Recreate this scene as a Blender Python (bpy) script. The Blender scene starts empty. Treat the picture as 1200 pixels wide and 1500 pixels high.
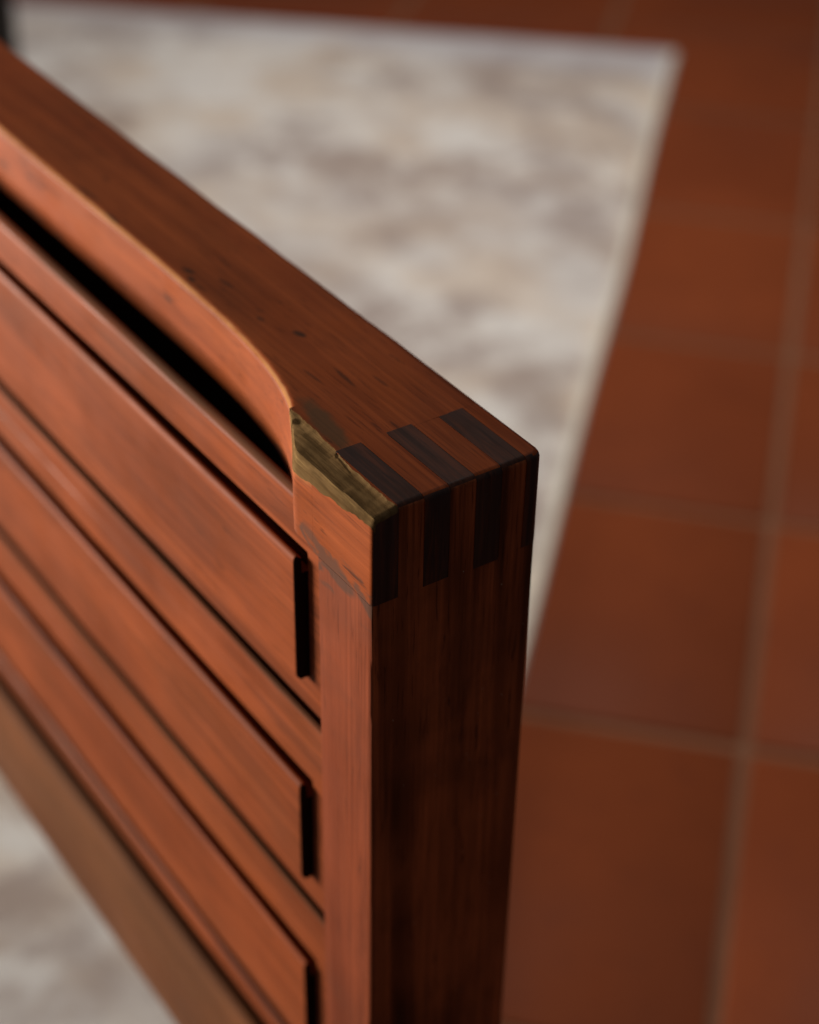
import bpy, bmesh, math, random
from mathutils import Vector, Matrix, noise as mn

random.seed(7)
S = bpy.context.scene
COL = S.collection
H = 0.5                       # height of the rail's top above the floor
MM = 0.001

# ------------------------------------------------------------------ camera
cd = bpy.data.cameras.new("camera")
cam = bpy.data.objects.new("camera", cd)
COL.objects.link(cam)
right = Vector((0.56284247, 0.82642635, 0.01509445))
down = Vector((0.48563841, -0.31585929, -0.81510014))
fwd = Vector((-0.66885252, 0.46610342, -0.5791234))
m = Matrix.Identity(4)
for i in range(3):
    m[i][0] = right[i]; m[i][1] = -down[i]; m[i][2] = -fwd[i]
m[0][3], m[1][3], m[2][3] = 0.2574456, -0.17009427, 0.22040052 + H
cam.matrix_world = m
cd.sensor_fit = 'VERTICAL'; cd.sensor_height = 36; cd.sensor_width = 28.8
cd.lens = 64.456
cd.clip_start = 0.02; cd.clip_end = 60
cd.dof.use_dof = True
cd.dof.focus_distance = 0.396
cd.dof.aperture_fstop = 7.9
S.camera = cam

# ------------------------------------------------------------------ world, lamps, exposure
w = bpy.data.worlds.new("World"); S.world = w
w.use_nodes = True
bg = w.node_tree.nodes['Background']
bg.inputs[0].default_value = (0.95, 0.95, 1.0, 1)
bg.inputs[1].default_value = 0.08

def lamp(name, loc, target, sx, sy, power, col, spread=180):
    l = bpy.data.lights.new(name, 'AREA')
    l.shape = 'RECTANGLE'; l.size = sx; l.size_y = sy
    l.energy = power; l.color = col; l.spread = math.radians(spread)
    o = bpy.data.objects.new(name, l); COL.objects.link(o)
    o.location = loc
    o.rotation_euler = (Vector(target) - Vector(loc)).to_track_quat('-Z', 'Y').to_euler()
    return o
lamp('window_light', (-1.75, -0.98, H + 0.1), (-0.1, 0.1, H + 0.42), 0.7, 0.7, 18.8, (1.0, 0.92, 0.81), 64)
lamp('rug_fill_light', (-0.95, 0.8, 2.2), (-0.85, 0.65, 0), 0.5, 0.5, 4.5, (1.0, 0.94, 0.88), 72)  # added overhead fill that lifts the rug, not a known lamp

S.view_settings.view_transform = 'Standard'
S.view_settings.look = 'None'
S.view_settings.exposure = 0
S.view_settings.gamma = 1

# ------------------------------------------------------------------ helpers
def obj(name, me, mats, parent=None, off=None, flat=False):
    o = bpy.data.objects.new(name, me)
    COL.objects.link(o)
    for mt in (mats if isinstance(mats, (list, tuple)) else [mats]):
        if mt.name not in me.materials: me.materials.append(mt)
    if off is not None: o.location = off
    if parent: o.parent = parent
    if flat:
        md = o.modifiers.new('weighted_normal', 'WEIGHTED_NORMAL'); md.keep_sharp = True; md.weight = 80
    return o

def finish(bm, name, smooth=True, ang=35, wear=None, grime=None):
    bmesh.ops.recalc_face_normals(bm, faces=bm.faces)
    for f in bm.faces: f.smooth = smooth
    me = bpy.data.meshes.new(name)
    bm.to_mesh(me); bm.free()
    if smooth: me.set_sharp_from_angle(angle=math.radians(ang))
    wear = wear or (lambda p: 0.0)
    grime = grime or (lambda p: 0.0)
    if wear:
        a = me.attributes.new('wear', 'FLOAT', 'POINT')
        for i, v in enumerate(me.vertices):
            a.data[i].value = wear(v.co / MM)
    if grime:
        a = me.attributes.new('grime', 'FLOAT', 'POINT')
        for i, v in enumerate(me.vertices):
            a.data[i].value = grime(v.co / MM)
    return me

def box_bm(x0, x1, y0, y1, z0, z1, bev=0.0, seg=2, sel=None):
    """box in mm; sel(p, q) chooses which edges are rounded"""
    bm = bmesh.new()
    vs = [bm.verts.new((x * MM, y * MM, z * MM)) for x in (x0, x1) for y in (y0, y1) for z in (z0, z1)]
    for q in ((0, 1, 3, 2), (4, 6, 7, 5), (0, 4, 5, 1), (2, 3, 7, 6), (0, 2, 6, 4), (1, 5, 7, 3)):
        bm.faces.new([vs[i] for i in q])
    bmesh.ops.recalc_face_normals(bm, faces=bm.faces)
    if bev:
        es = [e for e in bm.edges if sel is None or sel(e.verts[0].co / MM, e.verts[1].co / MM)]
        bmesh.ops.bevel(bm, geom=es, offset=bev * MM, segments=seg, profile=0.5, affect='EDGES')
    return bm

def loft(sections, caps=True):
    """closed sections (lists of xyz mm) skinned one to the next"""
    bm = bmesh.new()
    rows = [[bm.verts.new(Vector(p) * MM) for p in s] for s in sections]
    n = len(rows[0])
    for a, b in zip(rows, rows[1:]):
        for i in range(n):
            j = (i + 1) % n
            bm.faces.new((a[i], a[j], b[j], b[i]))
    if caps:
        bm.faces.new(rows[0]); bm.faces.new(rows[-1])
    return bm

def interp(pts, x):
    """smooth monotone-ish interpolation through (x, v) pairs sorted by x"""
    if x <= pts[0][0]: return pts[0][1]
    for i, ((xa, va), (xb, vb)) in enumerate(zip(pts, pts[1:])):
        if x <= xb:
            t = (x - xa) / (xb - xa)
            def sl(k):
                if 0 < k < len(pts) - 1:
                    return (pts[k + 1][1] - pts[k - 1][1]) / (pts[k + 1][0] - pts[k - 1][0])
                return 0.0
            h = xb - xa
            return ((2*t**3 - 3*t*t + 1) * va + (t**3 - 2*t*t + t) * h * sl(i)
                    + (-2*t**3 + 3*t*t) * vb + (t**3 - t*t) * h * sl(i + 1))
    return pts[-1][1]

def nz(x, y=0.0, z=0.0): return mn.noise(Vector((x, y, z)))

# ------------------------------------------------------------------ materials
class NT:
    def __init__(s, name):
        s.m = bpy.data.materials.new(name); s.m.use_nodes = True
        s.t = s.m.node_tree; s.b = s.t.nodes['Principled BSDF']
    def n(s, typ, **k):
        nd = s.t.nodes.new(typ)
        for a, v in k.items(): setattr(nd, a, v)
        return nd
    def l(s, a, b): s.t.links.new(a, b)
    def val(s, inp, v):
        if isinstance(v, (int, float, tuple)): inp.default_value = v
        else: s.l(v, inp)
    def mix(s, f, a, b, mode='MIX'):
        nd = s.n('ShaderNodeMix', data_type='RGBA', blend_type=mode)
        s.val(nd.inputs[0], f); s.val(nd.inputs[6], a if not isinstance(a, tuple) else (*a, 1)[:4]); s.val(nd.inputs[7], b if not isinstance(b, tuple) else (*b, 1)[:4])
        return nd.outputs[2]
    def math(s, op, a, b=0.0, c=None):
        nd = s.n('ShaderNodeMath', operation=op)
        s.val(nd.inputs[0], a); s.val(nd.inputs[1], b)
        if c is not None: s.val(nd.inputs[2], c)
        return nd.outputs[0]
    def ramp(s, f, lo, hi, a=0.0, b=1.0):
        nd = s.n('ShaderNodeMapRange', interpolation_type='SMOOTHSTEP')
        s.val(nd.inputs[0], f); nd.inputs[1].default_value = lo; nd.inputs[2].default_value = hi
        nd.inputs[3].default_value = a; nd.inputs[4].default_value = b
        return nd.outputs[0]
    def coord(s, scale=(1, 1, 1), rnd=None, warp=0.0):
        if rnd is None: rnd = getattr(s, 'rnd', True)
        tc = s.n('ShaderNodeTexCoord')
        v = tc.outputs['Object']
        if rnd:
            oi = s.n('ShaderNodeObjectInfo')
            ad = s.n('ShaderNodeVectorMath', operation='MULTIPLY_ADD')
            s.l(oi.outputs['Random'], ad.inputs[0]); ad.inputs[1].default_value = (.7, 1.3, .9); s.l(v, ad.inputs[2])
            v = ad.outputs[0]
        mp = s.n('ShaderNodeMapping'); s.l(v, mp.inputs[0]); mp.inputs['Scale'].default_value = scale
        return mp.outputs[0]
    def noise(s, vec, sc, det=4, rough=.55, dist=0.0):
        nd = s.n('ShaderNodeTexNoise')
        s.l(vec, nd.inputs['Vector']); nd.inputs['Scale'].default_value = sc
        nd.inputs['Detail'].default_value = det; nd.inputs['Roughness'].default_value = rough
        nd.inputs['Distortion'].default_value = dist
        return nd.outputs[0]
    def bump(s, h, strength, dist):
        nd = s.n('ShaderNodeBump'); nd.inputs['Strength'].default_value = strength
        nd.inputs['Distance'].default_value = dist
        s.l(h, nd.inputs['Height']); s.l(nd.outputs[0], s.b.inputs['Normal'])

def wood(name, base, dark, axis, light=(.42, .18, .065), nicks=.5, rough=.52, wearamt=1.0, dust=False, joint=False, spec=.09, rnd=True, marks=False, bleed=0):
    t = NT(name); t.rnd = rnd
    along = {'x': (5, 120, 120), 'z': (120, 120, 5)}[axis]
    fine = {'x': (12, 900, 900), 'z': (900, 900, 12)}[axis]
    nick = {'x': (60, 420, 420), 'z': (420, 420, 50)}[axis]
    g = t.noise(t.coord(along), 1.0, 5, .6, .6)
    f = t.noise(t.coord(fine), 1.0, 3, .6)
    big = t.noise(t.coord((14, 14, 14)), 1.0, 3, .5)
    col = t.mix(t.ramp(g, .36, .68), dark, base)
    col = t.mix(t.ramp(f, .35, .68, 0, .55), col, tuple(c * .55 for c in dark))
    col = t.mix(t.ramp(big, .4, .72, 0, .35), col, tuple(min(1, c * 1.35) for c in base))
    blo = t.noise(t.coord((9, 26, 26)), 1.0, 4, .6, .4)
    col = t.mix(t.ramp(blo, .46, .7, 0, .45), col, tuple(c * k for c, k in zip(dark, (.8, 1.05, 1.3))))
    if bleed:
        bn = t.noise(t.coord({'x': (40, 500, 500), 'z': (500, 500, 40)}[axis]), 1.0, 4, .65, .5)
        col = t.mix(t.ramp(bn, .46, .72, 0, bleed), col, (.2, .05, .018))
    stk = t.noise(t.coord({'x': (7, 70, 70), 'z': (70, 70, 7)}[axis]), 1.0, 6, .7, .3)
    col = t.mix(t.ramp(stk, .54, .72, 0, .5), col, tuple(c * k for c, k in zip(dark, (.5, .55, .7))))
    por = t.noise(t.coord({'x': (70, 1500, 1500), 'z': (1500, 1500, 70)}[axis]), 1.0, 2, .5)
    col = t.mix(t.ramp(por, .6, .7, 0, .5), col, tuple(c * .4 for c in dark))
    # dark nicks and bruises in the lacquer
    k = t.noise(t.coord(nick), 1.0, 3, .6, .4)
    k2 = t.noise(t.coord((40, 40, 40)), 1.0, 2, .5)
    kk = t.math('MULTIPLY', t.ramp(k, .61, .7), t.ramp(k2, .44, .6))
    col = t.mix(t.math('MULTIPLY', kk, nicks), col, (.02, .011, .007))
    if marks:   # a worn leaf-shaped spot beside the chip and a few old dents
        tc0 = t.n('ShaderNodeTexCoord'); wob = t.n('ShaderNodeTexNoise'); wob.inputs['Scale'].default_value = 300
        t.l(tc0.outputs['Object'], wob.inputs['Vector'])
        for cx, cy, ax, ay, rot, amt, c in MARKS:
            mp = t.n('ShaderNodeMapping', vector_type='TEXTURE'); t.l(tc0.outputs['Object'], mp.inputs[0])
            mp.inputs['Location'].default_value = (cx * MM, cy * MM, 0); mp.inputs['Rotation'].default_value = (0, 0, rot)
            mp.inputs['Scale'].default_value = (ax * MM, ay * MM, .004)
            ln = t.n('ShaderNodeVectorMath', operation='LENGTH'); t.l(mp.outputs[0], ln.inputs[0])
            d = t.math('ADD', ln.outputs['Value'], t.math('MULTIPLY', wob.outputs[0], .7))
            col = t.mix(t.ramp(d, 1.65, .95, 0, amt), col, c)
    if joint:   # old glue and grime along the joint line at z = -24 mm
        tc = t.n('ShaderNodeTexCoord'); sp = t.n('ShaderNodeSeparateXYZ'); t.l(tc.outputs['Object'], sp.inputs[0])
        d = t.math('ABSOLUTE', t.math('ADD', sp.outputs[2], .0245))
        n3 = t.noise(t.coord((70, 170, 170), False), 1.0, 3, .6, .8)
        lim = t.math('MULTIPLY', t.ramp(n3, .36, .66), .0068)
        msk = t.ramp(t.math('SUBTRACT', lim, d), -.0014, .0024, 0, .7)
        col = t.mix(msk, col, (.075, .045, .032))
    at = t.n('ShaderNodeAttribute'); at.attribute_name = 'wear'
    wn = t.noise(t.coord((160, 160, 160)), 1.0, 4, .65)
    wl = t.noise(t.coord((28, 60, 60)), 1.0, 3, .6)
    we = t.ramp(t.math('MULTIPLY', at.outputs['Fac'], t.math('ADD', t.math('MULTIPLY', wn, .7), t.math('MULTIPLY', wl, 1.1))), .45, .95, 0, wearamt)
    col = t.mix(we, col, light)
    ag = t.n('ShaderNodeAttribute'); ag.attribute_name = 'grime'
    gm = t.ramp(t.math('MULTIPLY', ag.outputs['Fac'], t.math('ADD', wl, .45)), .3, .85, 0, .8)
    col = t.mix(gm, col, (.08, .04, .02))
    if dust:
        vo = t.n('ShaderNodeTexVoronoi'); vo.inputs['Scale'].default_value = 260
        t.l(t.coord((1, 1, 1)), vo.inputs['Vector'])
        sel = t.n('ShaderNodeSeparateColor'); t.l(vo.outputs['Color'], sel.inputs[0])
        dm = t.math('MULTIPLY', t.ramp(vo.outputs['Distance'], .045, .03), t.ramp(sel.outputs[0], .88, .9))
        col = t.mix(t.math('MULTIPLY', dm, .8), col, (.6, .52, .45))
    t.l(col, t.b.inputs['Base Color'])
    rg = t.ramp(t.noise(t.coord((60, 60, 60)), 1.0, 3), .3, .7, rough - .06, rough + .12)
    t.val(t.b.inputs['Roughness'], t.math('MAXIMUM', rg, t.math('MULTIPLY', t.math('MAXIMUM', ag.outputs['Fac'], at.outputs['Fac']), 1.25)))
    t.b.inputs['Specular IOR Level'].default_value = spec
    t.bump(t.math('ADD', t.math('MULTIPLY', f, .6), g), .25, .00025)
    return t.m

DK = (.03, .017, .01)
MARKS = [(-35, 10.6, 12, 2.6, -.13, .8, (.1, .058, .026)), (-72.5, 26.6, 2.2, 1.0, .3, .8, DK), (-115, 19.6, 2.4, .9, .2, .75, DK),
         (-111, 18.2, 1.7, .8, 0, .75, DK), (-104, 24.4, 3.2, .7, .1, .5, DK), (-84, 22.5, 1.6, .8, 0, .5, DK), (-50, 25, 5, .6, -.05, .6, DK),
         (-54, 19, 4, .5, .05, .5, DK), (-44, 31, 3, .5, .05, .45, DK), (-152, 16.8, 4, .8, .0, .6, DK), (-170, 18, 7, 1.0, .05, .45, DK)]
M_rail = wood('lacquered_rail_wood', (.375, .083, .019), (.23, .044, .009), 'x', nicks=.6, joint=True, rnd=False, marks=True)
M_board = wood('lacquered_board_wood', (.325, .074, .021), (.19, .041, .011), 'x', nicks=.3, rough=.52)
M_stile = wood('lacquered_stile_wood', (.26, .06, .023), (.16, .034, .013), 'z', nicks=.5, joint=True, rnd=False)
M_end = wood('dark_end_grain', (.07, .036, .027), (.04, .021, .017), 'z', bleed=.35, nicks=.3, dust=True, wearamt=.3, spec=.15, rough=.5)
M_endz = wood('dark_stile_end_grain', (.075, .028, .017), (.042, .016, .01), 'x', bleed=.35, nicks=.3, dust=True, wearamt=.3, spec=.15, rough=.5)
M_side = wood('dark_red_side_wood', (.5, .125, .042), (.08, .023, .009), 'z', nicks=.8, dust=True, rnd=False)
M_low = wood('brown_bottom_rail_wood', (.22, .08, .031), (.16, .056, .022), 'x', nicks=.3, rough=.5)
M_dark = wood('cavity_shade_wood', (.03, .012, .006), (.02, .008, .004), 'x', nicks=.2)  # near-black colour stands in for the shade inside the cavity

def raw_wood():
    t = NT('bare_chipped_wood'); t.rnd = False
    g = t.noise(t.coord((14, 620, 620)), 1.0, 5, .65, .3)
    b = t.noise(t.coord((40, 260, 260)), 1.0, 4, .6, .4)
    col = t.mix(t.ramp(g, .3, .7), (.1, .056, .023), (.185, .11, .047))
    col = t.mix(t.ramp(b, .48, .7, 0, .65), col, (.045, .026, .011))
    col = t.mix(t.ramp(t.noise(t.coord((45, 900, 900)), 1.0, 3, .6), .62, .72, 0, .6), col, (.3, .19, .075))
    tc0 = t.n('ShaderNodeTexCoord'); wob = t.noise(tc0.outputs['Object'], 700, 3)
    for cx, cy, ax, ay, rot, amt in ((-40.5, 6.3, 1.6, .8, .2, .9), (-41.5, 5.2, .7, 1.2, 0, .8), (-23.6, 6.2, 1.1, .5, -.5, 1), (-20, 5.6, 4.6, .28, -.13, .9), (-31, 5.0, 6, .9, -.04, .45), (-12, 4.2, 7, 1.0, .03, .4), (-4, 3, 3, .8, 0, .35)):
        mp = t.n('ShaderNodeMapping', vector_type='TEXTURE'); t.l(tc0.outputs['Object'], mp.inputs[0])
        mp.inputs['Location'].default_value = (cx * MM, cy * MM, 0); mp.inputs['Rotation'].default_value = (0, 0, rot)
        mp.inputs['Scale'].default_value = (ax * MM, ay * MM, .01)
        ln = t.n('ShaderNodeVectorMath', operation='LENGTH'); t.l(mp.outputs[0], ln.inputs[0])
        d = t.math('ADD', ln.outputs['Value'], t.math('MULTIPLY', wob, .8))
        col = t.mix(t.ramp(d, 1.6, 1.0, 0, amt), col, (.03, .017, .007))
    t.l(col, t.b.inputs['Base Color'])
    t.b.inputs['Roughness'].default_value = .7
    t.b.inputs['Specular IOR Level'].default_value = 0
    t.bump(t.math('ADD', g, b), .5, .0005)
    return t.m
M_raw = raw_wood()

def tile_mat():
    t = NT('terracotta_tile')
    oi = t.n('ShaderNodeObjectInfo')
    a = t.noise(t.coord((6, 6, 6)), 1.0, 4, .55)
    b = t.noise(t.coord((60, 60, 60)), 1.0, 4, .6)
    col = t.mix(t.ramp(a, .3, .75), (.205, .043, .0105), (.26, .056, .0142))
    col = t.mix(t.ramp(b, .5, .75, 0, .4), col, (.17, .037, .013))
    col = t.mix(t.math('MULTIPLY', oi.outputs['Random'], .15), col, (.2, .036, .011))
    t.l(col, t.b.inputs['Base Color'])
    t.val(t.b.inputs['Roughness'], t.ramp(a, .3, .7, .5, .68))
    t.b.inputs['Specular IOR Level'].default_value = .12
    t.bump(b, .3, .001)
    return t.m
def grout_mat():
    t = NT('grout')
    a = t.noise(t.coord((30, 30, 30)), 1.0, 4)
    t.l(t.mix(a, (.2, .08, .036), (.27, .115, .056)), t.b.inputs['Base Color'])
    t.b.inputs['Roughness'].default_value = .9
    return t.m
M_tile, M_grout = tile_mat(), grout_mat()

def rug_mat():
    t = NT('faded_rug_pile')
    v = t.coord((1, 1, 1), False)
    big = t.noise(v, 4, 4, .6, .3)
    mid = t.noise(v, 15, 5, .68, .3)
    sm = t.noise(t.coord((1, 1.6, 1), False), 34, 3, .6, .5)
    tan = t.noise(t.coord((1.3, .8, 1), False), 9, 3, .55, .4)
    col = t.mix(t.ramp(tan, .42, .66, 0, .8), (.92, .87, .81), (.78, .63, .49))
    huge = t.noise(v, 3.2, 3, .5, .2)
    msk = t.math('MULTIPLY', t.ramp(big, .4, .57), t.ramp(mid, .38, .6))
    col = t.mix(t.ramp(huge, .5, .66, 0, .35), col, (.46, .4, .39))
    col = t.mix(t.math('MULTIPLY', msk, .75), col, (.36, .265, .23))
    col = t.mix(t.ramp(sm, .55, .72, 0, .4), col, (.47, .36, .3))
    col = t.mix(t.ramp(mid, .3, .46, .6, 0), col, (.82, .79, .75))
    # woven border line along the edges: y is the distance from the long edge
    sp = t.n('ShaderNodeSeparateXYZ'); t.l(v, sp.inputs[0])
    y, x = sp.outputs[1], sp.outputs[0]
    line = t.math('MULTIPLY', t.ramp(y, .05, .065), t.ramp(y, .115, .1))
    col = t.mix(t.math('MULTIPLY', line, .3), col, (.5, .42, .36))
    lav = t.ramp(x, .12, .05, 0, .7)
    col = t.mix(lav, col, (.66, .63, .66))
    t.l(col, t.b.inputs['Base Color'])
    t.b.inputs['Roughness'].default_value = .95
    t.b.inputs['Specular IOR Level'].default_value = .1
    fz = t.noise(v, 420, 2)
    t.bump(fz, .6, .002)
    return t.m
def plain(name, c, r=.6, var=.25, sc=60):
    t = NT(name)
    a = t.noise(t.coord((sc, sc, sc)), 1.0, 4)
    t.l(t.mix(a, tuple(k * (1 - var) for k in c), tuple(min(1, k * (1 + var)) for k in c)), t.b.inputs['Base Color'])
    t.b.inputs['Roughness'].default_value = r
    return t.m
M_rug = rug_mat()
M_bind = plain('cream_rug_binding', (.82, .76, .64), .9, .1, 90)
M_slot = plain('shaded_slat_end', (.01, .006, .0045), .85, .3, 300)  # shade on the unlit slat ends, put into their colour
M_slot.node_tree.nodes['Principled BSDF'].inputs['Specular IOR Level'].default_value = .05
M_black = plain('black_painted_wood', (.008, .008, .008), .45)

# ------------------------------------------------------------------ floor of terracotta tiles
ANG = math.radians(132.9)
U = Vector((math.cos(ANG), math.sin(ANG), 0)); V = Vector((U.y, -U.x, 0))     # along the two grout directions
G0 = Vector((-.4312, .6083, 0)); PITCH = .2297; GAP = .0068

bm = box_bm(-5000, 5000, -5000, 5000, -60, -2.2)
floor = obj('floor', finish(bm, 'floor', smooth=False), M_grout)
floor['kind'] = 'structure'

def tile_mesh(var):
    r = random.Random(var)
    h = (PITCH - GAP) / 2 / MM
    bm = box_bm(-h, h, -h, h, -14, 0, 2.2, 2, lambda p, q: p.z > -1 or q.z > -1)
    for v in bm.verts:
        v.co.x += r.uniform(-.4, .4) * MM; v.co.y += r.uniform(-.4, .4) * MM
    return finish(bm, 'tile', ang=50)
tile_meshes = [tile_mesh(k) for k in range(4)]
cpos = cam.matrix_world.translation
def frame_xy(p):
    d = Vector(p) - cpos
    z = d.dot(fwd)
    if z <= .05: return None
    return 600 + 2685.7 * d.dot(right) / z, 750 + 2685.7 * d.dot(down) / z
rest = []
tiles = []
rot = math.atan2(U.y, U.x)
for i in range(-18, 19):
    for j in range(-18, 19):
        c = G0 + U * (i + .5) * PITCH + V * (j + .5) * PITCH
        if max(abs(c.x), abs(c.y)) > 4.6: continue
        f = frame_xy(c)
        if f and -500 < f[0] < 1700 and -500 < f[1] < 2000: tiles.append((c, i, j))
        else: rest.append((c, i, j))
r = random.Random(3)
for c, i, j in tiles:
    o = obj('tile', tile_meshes[(i * 7 + j * 3) % 4], M_tile, floor, (c.x, c.y, r.uniform(-.5, .3) * MM))
    o.rotation_euler.z = rot + r.choice((0, 1, 2, 3)) * math.pi / 2 + r.uniform(-.002, .002)
bm = bmesh.new()
src = tile_meshes[0]
for c, i, j in rest:
    bm2 = bmesh.new(); bm2.from_mesh(src)
    bmesh.ops.transform(bm2, matrix=Matrix.Translation(c) @ Matrix.Rotation(rot, 4, 'Z'), verts=bm2.verts)
    tmp = bpy.data.meshes.new('tmp'); bm2.to_mesh(tmp); bm2.free(); bm.from_mesh(tmp); bpy.data.meshes.remove(tmp)
me = bpy.data.meshes.new('outer_tiles'); bm.to_mesh(me); bm.free()
o = obj('outer_tiles', me, M_tile, floor); o['kind'] = 'stuff'

# ------------------------------------------------------------------ rug
corner = Vector((-1.112, 1.118, 0))
ra = math.radians(133.75 + 180)                       # the long edge runs back towards the camera
e1 = Vector((math.cos(ra), math.sin(ra), 0)); e2 = Vector((e1.y, -e1.x, 0))
rug = bpy.data.objects.new('rug', None); COL.objects.link(rug)
rug.location = corner; rug.rotation_euler.z = math.atan2(e1.y, e1.x)
rug['label'] = 'pale cream and grey faded rug lying on the terracotta tiles'
rug['category'] = 'rug'
# local x = along the long edge, local -y = into the rug
L1, L2 = 2.9, 2.1
def rug_sheet(y0, y1, x0, x1, nx, ny, h, amp):
    bm = bmesh.new()
    g = [[None] * (ny + 1) for _ in range(nx + 1)]
    for i in range(nx + 1):
        for j in range(ny + 1):
            x = x0 + (x1 - x0) * i / nx; y = y0 + (y1 - y0) * j / ny
            skew = .045 * (-y)                          # the short edge is not quite square
            edge = min(i, j, nx - i, ny - j) == 0
            z = 0.0005 if edge else h + amp * nz(x * 9, y * 9)
            g[i][j] = bm.verts.new((x + skew * (1 - x / L1), y + .003 * nz(x * 3, y * 3, 4), z))
    for i in range(nx):
        for j in range(ny):
            bm.faces.new((g[i][j], g[i + 1][j], g[i + 1][j + 1], g[i][j + 1]))
    return bm
side = -1 if True else 1
bm = rug_sheet(-.008, -L2, 0, L1, 90, 70, .008, .0012)
o = obj('pile', finish(bm, 'pile'), M_rug, rug)
bm = rug_sheet(0, -.008, 0, L1, 120, 6, .0075, .0008)
obj('binding', finish(bm, 'binding'), M_bind, rug)

# ------------------------------------------------------------------ black stool behind the panel
stool = bpy.data.objects.new('stool', None); COL.objects.link(stool)
stool['label'] = 'black leg of a stool standing on the rug behind the far rail'
stool['category'] = 'stool'
leg_at = Vector((-.8995, .217, 0.008))
stool.location = leg_at + Vector((-.16, -.02, 0))
def lathe(prof, n=20):
    bm = bmesh.new()
    rows = [[bm.verts.new((r_ * math.cos(2*math.pi*k/n), r_ * math.sin(2*math.pi*k/n), z)) for k in range(n)] for r_, z in prof]
    for a, b in zip(rows, rows[1:]):
        for k in range(n): bm.faces.new((a[k], a[(k+1) % n], b[(k+1) % n], b[k]))
    bm.faces.new(rows[0]); bm.faces.new(rows[-1])
    return bm
lm = finish(lathe([(.010, 0), (.0125, .004), (.013, .05), (.015, .25), (.016, .44)]), 'leg')
for dx, dy in ((.16, .02), (-.16, -.02), (-.02, .16), (.02, -.16)):
    obj('leg', lm, M_black, stool, (dx, dy, 0))
obj('seat', finish(lathe([(.17, .44), (.19, .446), (.194, .46), (.188, .474), (.1, .478), (.02, .476)], 48), 'seat'), M_black, stool)

# ------------------------------------------------------------------ the wooden panel
XF = -780.0                                            # far end of the panel (mm along the rail)
root = bpy.data.objects.new('wooden_panel', None); COL.objects.link(root)
root.location = (-.4, .0225, 0)
root['label'] = 'reddish brown wooden panel with raised slats, box jointed corner and a chipped edge'
root['category'] = 'wooden panel'
OFF = Vector((.4, -.0225, H))

YF = [(XF - 40, 15.5), (-300, 15.5), (-131, 15.6), (-110, 15.4), (-92, 15.0), (-80, 14.3), (-72, 13.5), (-64, 12.4),
      (-56, 10.8), (-50, 9.1), (-44.6, 7.0), (-40, 4.7), (-36, 2.3), (-33.4, .8), (-31.5, .1), (-29, 0), (10, 0)]
YT = [(-48, 8.6), (-45.5, 7.5), (-41, 7.5), (-36, 7.4), (-31.8, 7.1), (-23.4, 6.6), (-16, 6.0), (-5.4, 6.0), (1, 6.2)]
ZF = [(-48, -.8), (-45.5, -1.2), (-42, -4.2), (-38, -6.6), (-35, -7.2), (-32, -7.1), (-28.8, -6.8), (-24, -5.9), (-18.9, -5.6), (-9.4, -4.4), (0, -3.3)]

def front_edge(x):
    """six points (y, z) of the rail's front top edge at x, and whether it is chipped there"""
    yf = interp(YF, x)
    if x < -45.4:
        rr = 1.7 + .35 * nz(x * .09, 2) + .25 * nz(x * .4, 5)
        pts = []
        for k in range(6):
            a = math.pi / 2 * k / 5
            pts.append((yf + rr - rr * math.sin(a), -rr + rr * math.cos(a)))
        return yf, pts
    yt = interp(YT, x) + .4 * nz(x * .35, 1.3) + .3 * nz(x * 1.1, 8)
    zf = interp(ZF, x) + .6 * nz(x * .22, 3.1) + .3 * nz(x * .9, 6.4)
    s = max(.12, min(1.0, (x + 46) / 7.0))
    wd = max(.6, yt - yf)
    n = lambda k: .3 * nz(x * .16, k * 3.7) + .05 * nz(x * 1.2, k * 5.1)
    pts = [(yt, 0.0),
           (yt - .05 * wd, -.38 * s + n(1) * .6),
           (yf + .62 * wd, -.85 * s + n(2) * .8),
           (yf + .36 * wd, -1.2 * s + n(3) * .9),
           (yf + .13 * wd, -1.6 * s * (1 if x < -12 else .8) + n(4)),
           (yf, zf)]
    return yf, pts

def rail_sections(xs, yback, zb):
    secs = []
    for x in xs:
        yf, p = front_edge(x)
        rb = 1.5
        jb = .12 * nz(x * .05, 9)
        yb = yback + (.3 * nz(x * .045, 12) + .12 * nz(x * .25, 14)) * min(1, max(0, (-26 - x) / 15))
        top = [(yb, zb(x)), (yb, -rb), (yb - .45, -.45), (yb - rb, 0), (yb - rb - .7, .01)]
        mid = [(yback * .66 + 4, .05 * nz(x * .06, 3) + jb), (yback * .4 + 5, .06 * nz(x * .05, 7)), (p[0][0] + 1.0, .01)]
        ring = top + mid + p + [(yf, -11.5), (yf, zb(x) + .8), (yf + .8, zb(x))]
        secs.append([(x, a, b) for a, b in ring])
    return secs
EDGE0 = 8                                              # index of the first of the six edge points

def split_chip(bm, n, first, nsec, lo):
    """faces of the chipped strip, taken out into a mesh of their own"""
    bm.verts.ensure_lookup_table()
    return [f for f in bm.faces if all(lo - 1e-6 <= v.co.x / MM for v in f.verts)
            and all(((v.index % n) in range(first, first + 6)) for v in f.verts) and len(f.verts) == 4
            and max(abs(v.co.x - f.verts[0].co.x) for v in f.verts) > 1e-6]

xs = [XF] + [XF + k * 20 for k in range(1, 20)]
xs = [x for x in xs if x < -215] + [-215 + k * 5 for k in range(0, 24)]
xs += [-95 + k * 2 for k in range(0, 21)] + [-54 + k * 1.2 for k in range(0, 7)]
xs += [-45.41, -45.2] + [-44.9 + k * .6 for k in range(0, 35)]
xs = sorted(set(round(x, 3) for x in xs if x < -24)) + [-24.0]
zb_main = lambda x: -21.0 if x < -33 else -24.0

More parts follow.
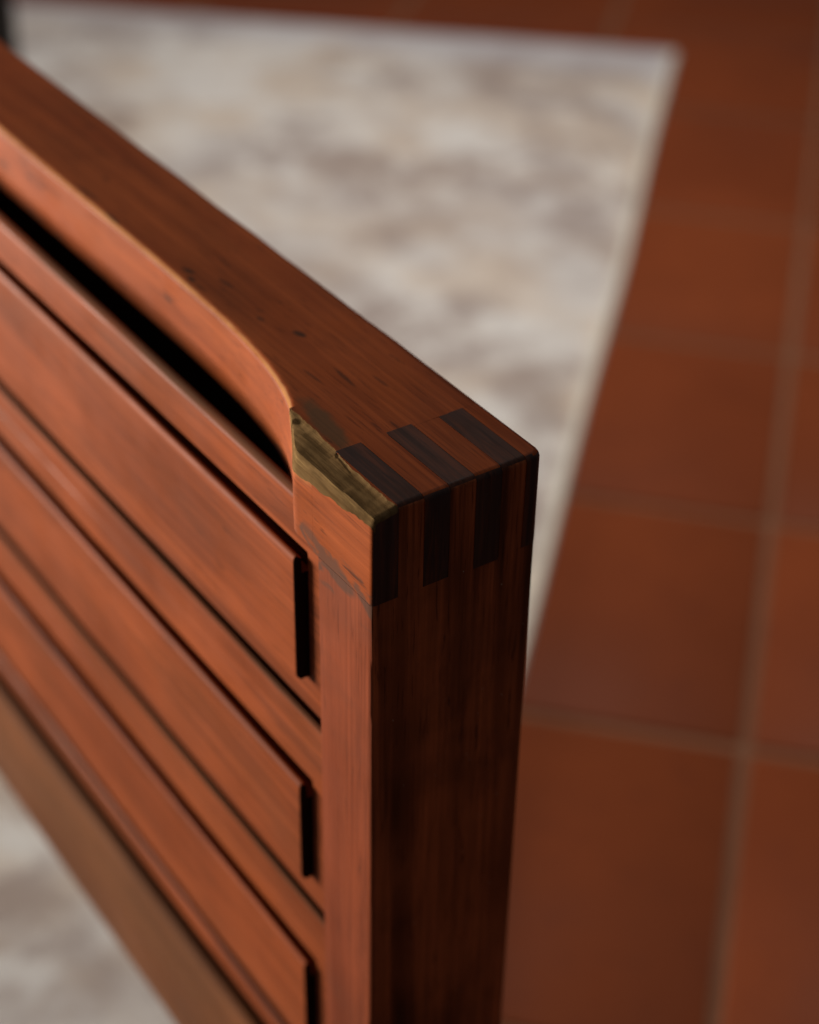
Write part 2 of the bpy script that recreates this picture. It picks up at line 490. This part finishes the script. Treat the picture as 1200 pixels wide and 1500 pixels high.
def build_rail(xs, yback, name, mats, parent, off, endcut=False):
    secs = rail_sections(xs, yback, zb_main)
    if endcut:                                         # round the end over towards x = 0
        for x0, sec in zip(xs, secs):
            pass
    n = len(secs[0])
    bm = loft(secs)
    bm.verts.index_update()
    fs = split_chip(bm, n, EDGE0, len(secs), -45.5)
    # chip mesh
    bc = bmesh.new(); mp = {}
    for f in fs:
        vs = []
        for v in f.verts:
            if v not in mp: mp[v] = bc.verts.new(v.co)
            vs.append(mp[v])
        bc.faces.new(vs)
    bmesh.ops.recalc_face_normals(bm, faces=bm.faces)
    bmesh.ops.delete(bm, geom=fs, context='FACES_ONLY')
    def wear(p):
        yf, pts = front_edge(p.x)
        if p.x < -45.4:
            d = min(math.hypot(p.y - a, p.z - b) for a, b in pts[2:4])
            return .95 if d < .15 else (.4 if d < .75 else 0)
        d = min(math.hypot(p.y - a, p.z - b) for a, b in (pts[0], pts[5]))
        return .7 if d < .2 else 0
    for f in bm.faces: f.smooth = True
    me = bpy.data.meshes.new(name); bm.to_mesh(me); bm.free()
    me.set_sharp_from_angle(angle=math.radians(38))
    me.attributes.new('grime', 'FLOAT', 'POINT')
    a = me.attributes.new('wear', 'FLOAT', 'POINT')
    for i, v in enumerate(me.vertices): a.data[i].value = wear(v.co / MM)
    rail = obj(name, me, mats, parent, off, flat=True)
    for f in bc.faces:
        f.smooth = True
        f.normal_update()
    nrm = sum((f.normal for f in bc.faces), Vector())
    if nrm.z < 0: bmesh.ops.reverse_faces(bc, faces=bc.faces)
    mc = bpy.data.meshes.new('chipped_wood'); bc.to_mesh(mc); bc.free()
    mc.set_sharp_from_angle(angle=math.radians(45))
    chip = obj('chipped_wood', mc, M_raw, rail)
    chip['label'] = 'bare olive brown wood where the edge has chipped away'
    return rail

rail = build_rail(xs, 45.0, 'top_rail', [M_rail], root, OFF)

# the box joint: rail fingers end in dark end grain on the side, stile fingers on the top
CUT = [0, 6.6, 13.2, 19.9, 26.7, 33.5, 40.1, 45.0]
# first finger carries the chip through to the corner
xf = [-24.0 + k * .6 for k in range(0, 39)] + [-.9, -.5, -.2, 0]
def first_finger():
    secs = []
    for x in xf:
        yf, p = front_edge(x)
        dr = max(0.0, x + 1.2)
        rz = 1.2 - math.sqrt(max(0, 1.44 - dr * dr))   # rounding at the end
        ring = [(CUT[1], -24.0), (CUT[1], -.02 - rz)] + [(max(a, rz * .6), min(b, -.0) - rz) for a, b in p] + [(rz * .5, -11.5), (rz * .5, -24.0)]
        secs.append([(x, a, b) for a, b in ring])
    n = len(secs[0])
    bm = loft(secs); bm.verts.index_update()
    fs = split_chip(bm, n, 2, len(secs), -24.1)
    bc = bmesh.new(); mp = {}
    for f in fs:
        vs = []
        for v in f.verts:
            if v not in mp: mp[v] = bc.verts.new(v.co)
            vs.append(mp[v])
        bc.faces.new(vs)
    bmesh.ops.recalc_face_normals(bm, faces=bm.faces)
    bmesh.ops.delete(bm, geom=fs, context='FACES_ONLY')
    for f in bm.faces:
        f.smooth = True
        f.material_index = 1 if f.normal.x > .7 else 0
    me = bpy.data.meshes.new('finger'); bm.to_mesh(me); bm.free()
    me.set_sharp_from_angle(angle=math.radians(38))
    o = obj('finger', me, [M_rail, M_end], rail, flat=True)
    for f in bc.faces: f.smooth = True; f.normal_update()
    nrm = sum((f.normal for f in bc.faces), Vector())
    if nrm.z < 0: bmesh.ops.reverse_faces(bc, faces=bc.faces)
    mc = bpy.data.meshes.new('chipped_wood'); bc.to_mesh(mc); bc.free()
    mc.set_sharp_from_angle(angle=math.radians(45))
    c = obj('chipped_wood', mc, M_raw, rail)
    c['label'] = 'bare olive brown wood where the corner has chipped away'
    return o
first_finger()

# stile
def stile_mesh():
    secs = []
    zs = [-24.1, -24.5] + [-27 - k * 4 for k in range(0, 118)] + [-H / MM + 8]
    for z in zs:
        e = .3 * nz(z * .05, 1) + .12 * nz(z * .3, 2)
        e2 = .14 * nz(z * .05, 5)
        t = .9 if z < -24.3 else .9
        ring = [(-22.3, 45), (-22.3, .6), (-21.7, 0), (-2.0 + e, 0), (-t + e, 0), (-.25 + e, .22 + e * .5), (e * .7, t), (e * .5, 2.2),
                (e2 * .5, 22), (0, 45 - 2.8), (-.82, 45 - .82), (-2.8, 45)]
        secs.append([(a, b, z) for a, b in ring])
    bm = loft(secs)
    bmesh.ops.recalc_face_normals(bm, faces=bm.faces)
    for f in bm.faces:
        f.smooth = True
        c = f.calc_center_median() / MM
        f.material_index = 1 if (f.normal.x > .7 and c.x > -1.5) else 0
    me = bpy.data.meshes.new('stile'); bm.to_mesh(me); bm.free()
    me.set_sharp_from_angle(angle=math.radians(50))
    me.attributes.new('grime', 'FLOAT', 'POINT')
    a = me.attributes.new('wear', 'FLOAT', 'POINT')
    for i, v in enumerate(me.vertices):
        p = v.co / MM
        a.data[i].value = .55 if (p.x > -.7 and p.y < .7) else 0
    return me
sm = stile_mesh()
stile = obj('stile', sm, [M_stile, M_side], root, OFF, flat=True)
far = obj('stile', sm, [M_stile, M_side], root, OFF + Vector((XF * MM, .045, 0)))
far.rotation_euler.z = math.pi

for k in range(1, 7):
    y0, y1 = CUT[k], CUT[k + 1]
    is_stile = (k % 2 == 1)
    last = (k == 6)
    def sel(p, q):
        if last: return p.x > -.1 and q.x > -.1 and p.y > 44.9 and q.y > 44.9
        return p.x > -.1 and q.x > -.1 and p.z > -.1 and q.z > -.1
    g = .06
    r2 = random.Random(k * 11)
    xs0 = -24 - (r2.uniform(0, 1.6) if is_stile else 0); zs0 = -24.2 - (0 if is_stile else r2.uniform(0, 1.4))
    bm = box_bm(xs0, .03 if not is_stile else 0, y0 + g, y1 - (0 if last else g), zs0, (.025 if k % 2 else 0), 2.8 if last else 1.6, 5,
                sel)
    if last:
        es = [e for e in bm.edges if all(v.co.z > -.1 * MM for v in e.verts)
              and not all(v.co.x < -20 * MM for v in e.verts) and not all(v.co.y < 41 * MM for v in e.verts)]
        bmesh.ops.bevel(bm, geom=es, offset=1.5 * MM, segments=4, profile=0.5, affect='EDGES')
    for f in bm.faces:
        ex = f.normal.x > f.normal.z
        if is_stile: f.material_index = 0 if ex else 1
        else: f.material_index = 1 if f.normal.x > .75 or (f.normal.x > .55 and f.normal.z > .1) else 0
    # pieces stand a hair proud of or below one another
    for v in bm.verts:
        if v.co.x > -.003: v.co.x += r2.uniform(-.1, .12) * MM
    me = finish(bm, 'finger', ang=40)
    if is_stile: obj('finger', me, [M_side, M_endz], stile, flat=True)
    else: obj('finger', me, [M_rail, M_end], rail, flat=True)

# boards with a raised slat each
def extrude_profile(prof, x0, x1, n=14, extra=()):
    xs_ = sorted([x0 + (x1 - x0) * k / n for k in range(n + 1)] + list(extra))
    f = prof if callable(prof) else (lambda x: prof)
    return loft([[(x, a + .05 * nz(x * .03, b * .2), b + .1 * nz(x * .025, a, b * .02)) for a, b in f(x)] for x in xs_])

BOARDS = [(-17.0, None, -31.6, -78.6, -68.0), (-80.6, -90.6, -103.0, -146.6, -136.6), (-148.6, -158.6, -170.0, -214.2, -204.5)]
XS = -32.5                                             # where the slats end
for T, mid, G, B, SB in BOARDS:
    def prof(x, T=T, mid=mid, G=G, B=B, SB=SB):
        g2 = 6.4 if XS - 1 < x < XS + 1.2 else 3.01
        gd = 6.4 if x < XS + 1.2 else 3.02             # the slot above a slat stops where the slat does
        if mid is None:
            front = [(8.6, -60), (6.2, -34), (6.2, T - .5), (5.6, T + .1), (4.6, T + .2), (3.6, T - .4), (3.0, T - 1.7)]
        else:
            front = [(12, T - 7), (6.0, T - 6), (4.0, T - 1.2), (3.3, T - .2), (2.5, T - .5), (2.0, T - 2.0), (2.0, mid + 1.4), (2.5, mid + .5), (3.9, mid - .1), (3.0, mid - 1.2)]
        front += [(3.0, G + 1.6), (min(gd, 3.4), G + 1.1), (gd, G + .95), (gd, G - 4.5), (g2, G - 5), (g2, SB + .4), (3.0, SB + .2)]
        front += [(3.0, B + 1.6), (3.4, B + .5), (4.4, B), (12, B)]
        return front
    xe = -33.3 if mid is None else -22.45
    bm = extrude_profile(prof, XF + 1, xe, extra=() if mid is None else (XS - 1.05, XS - .95, XS + 1.15, XS + 1.25))
    if mid is None:                                    # under the rail's end block the board runs on to the stile
        def lowp(x, G=G, B=B, SB=SB):
            g2 = 6.4 if XS - 1 < x < XS + 1.2 else 3.01
            gd = 6.4 if x < XS + 1.2 else 3.02
            return [(12, -24.3), (3.4, -24.3), (3.0, -25), (3.0, G + 1.6), (min(gd, 3.4), G + 1.1), (gd, G + .95), (gd, G - 4.5), (g2, G - 5), (g2, SB + .4), (3.0, SB + .2), (3.0, B + 1.6), (3.4, B + .5), (4.4, B), (12, B)]
        me2 = bpy.data.meshes.new('t'); b2 = extrude_profile(lowp, xe, -22.45, 2, (XS + 1.15, XS + 1.25)); b2.to_mesh(me2); b2.free()
        bm.from_mesh(me2); bpy.data.meshes.remove(me2)
    def wear(p, T=T, mid=mid): return 0
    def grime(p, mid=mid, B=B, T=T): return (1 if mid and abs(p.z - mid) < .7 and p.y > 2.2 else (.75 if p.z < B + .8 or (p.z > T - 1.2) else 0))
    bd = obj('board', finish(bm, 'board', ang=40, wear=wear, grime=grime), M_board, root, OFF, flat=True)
    # slat: thin lip along its upper edge in front of the slot, full thickness below
    zt = G + .3
    sp = [(4.6, SB), (4.6, G - 4.8), (2.0, G - 4.6), (1.9, zt - .5), (1.5, zt - .1), (1.0, zt - .05), (.45, zt - .35), (.1, zt - .95), (0, zt - 1.9), (0, zt - 2.6),
          (0, (zt + SB) / 2), (0, SB + 1.6), (.3, SB + .6), (1.0, SB)]
    xs_ = [XF + 8 + (XS - XF - 9) * k / 60 for k in range(61)] + [XS - .5, XS - .15, XS]
    secs = []
    for x in xs_:
        e = max(0, x - XS + .8); e = .5 * (e / .8) ** 2
        secs.append([(x, a + (e if a < 1 else 0) + .12 * nz(x * .025, b * .04), b - (e * .6 if b > zt - 1 else 0) + .15 * nz(x * .018, 3, T)) for a, b in sp])
    bm = loft(secs)
    bmesh.ops.recalc_face_normals(bm, faces=bm.faces)
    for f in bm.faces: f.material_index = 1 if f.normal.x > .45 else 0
    sw = lambda p, zt=zt: .45 if (p.z > zt - 1.2 and p.y < .75) else 0
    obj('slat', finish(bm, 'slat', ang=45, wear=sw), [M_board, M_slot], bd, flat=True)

# thin bar, bottom rail and the inner panel that closes the back and keeps the cavity dark
bar = [(7, -221), (5, -219.5), (3.8, -216.6), (3.2, -216.2), (2.5, -216.6), (2.0, -218), (2.0, -223), (3, -224.4), (7, -224.4)]
obj('bar', finish(extrude_profile(bar, XF + 1, -22.45), 'bar', ang=40), M_board, root, OFF, flat=True)
br = [(8, -286), (8, -238), (5, -233.4), (4, -232.8), (1.8, -232.8), (.5, -233.6), (0, -235.2), (0, -284), (1.2, -286)]
obj('bottom_rail', finish(extrude_profile(br, XF + 1, -22.45), 'bottom_rail', ang=40), M_low, root, OFF)
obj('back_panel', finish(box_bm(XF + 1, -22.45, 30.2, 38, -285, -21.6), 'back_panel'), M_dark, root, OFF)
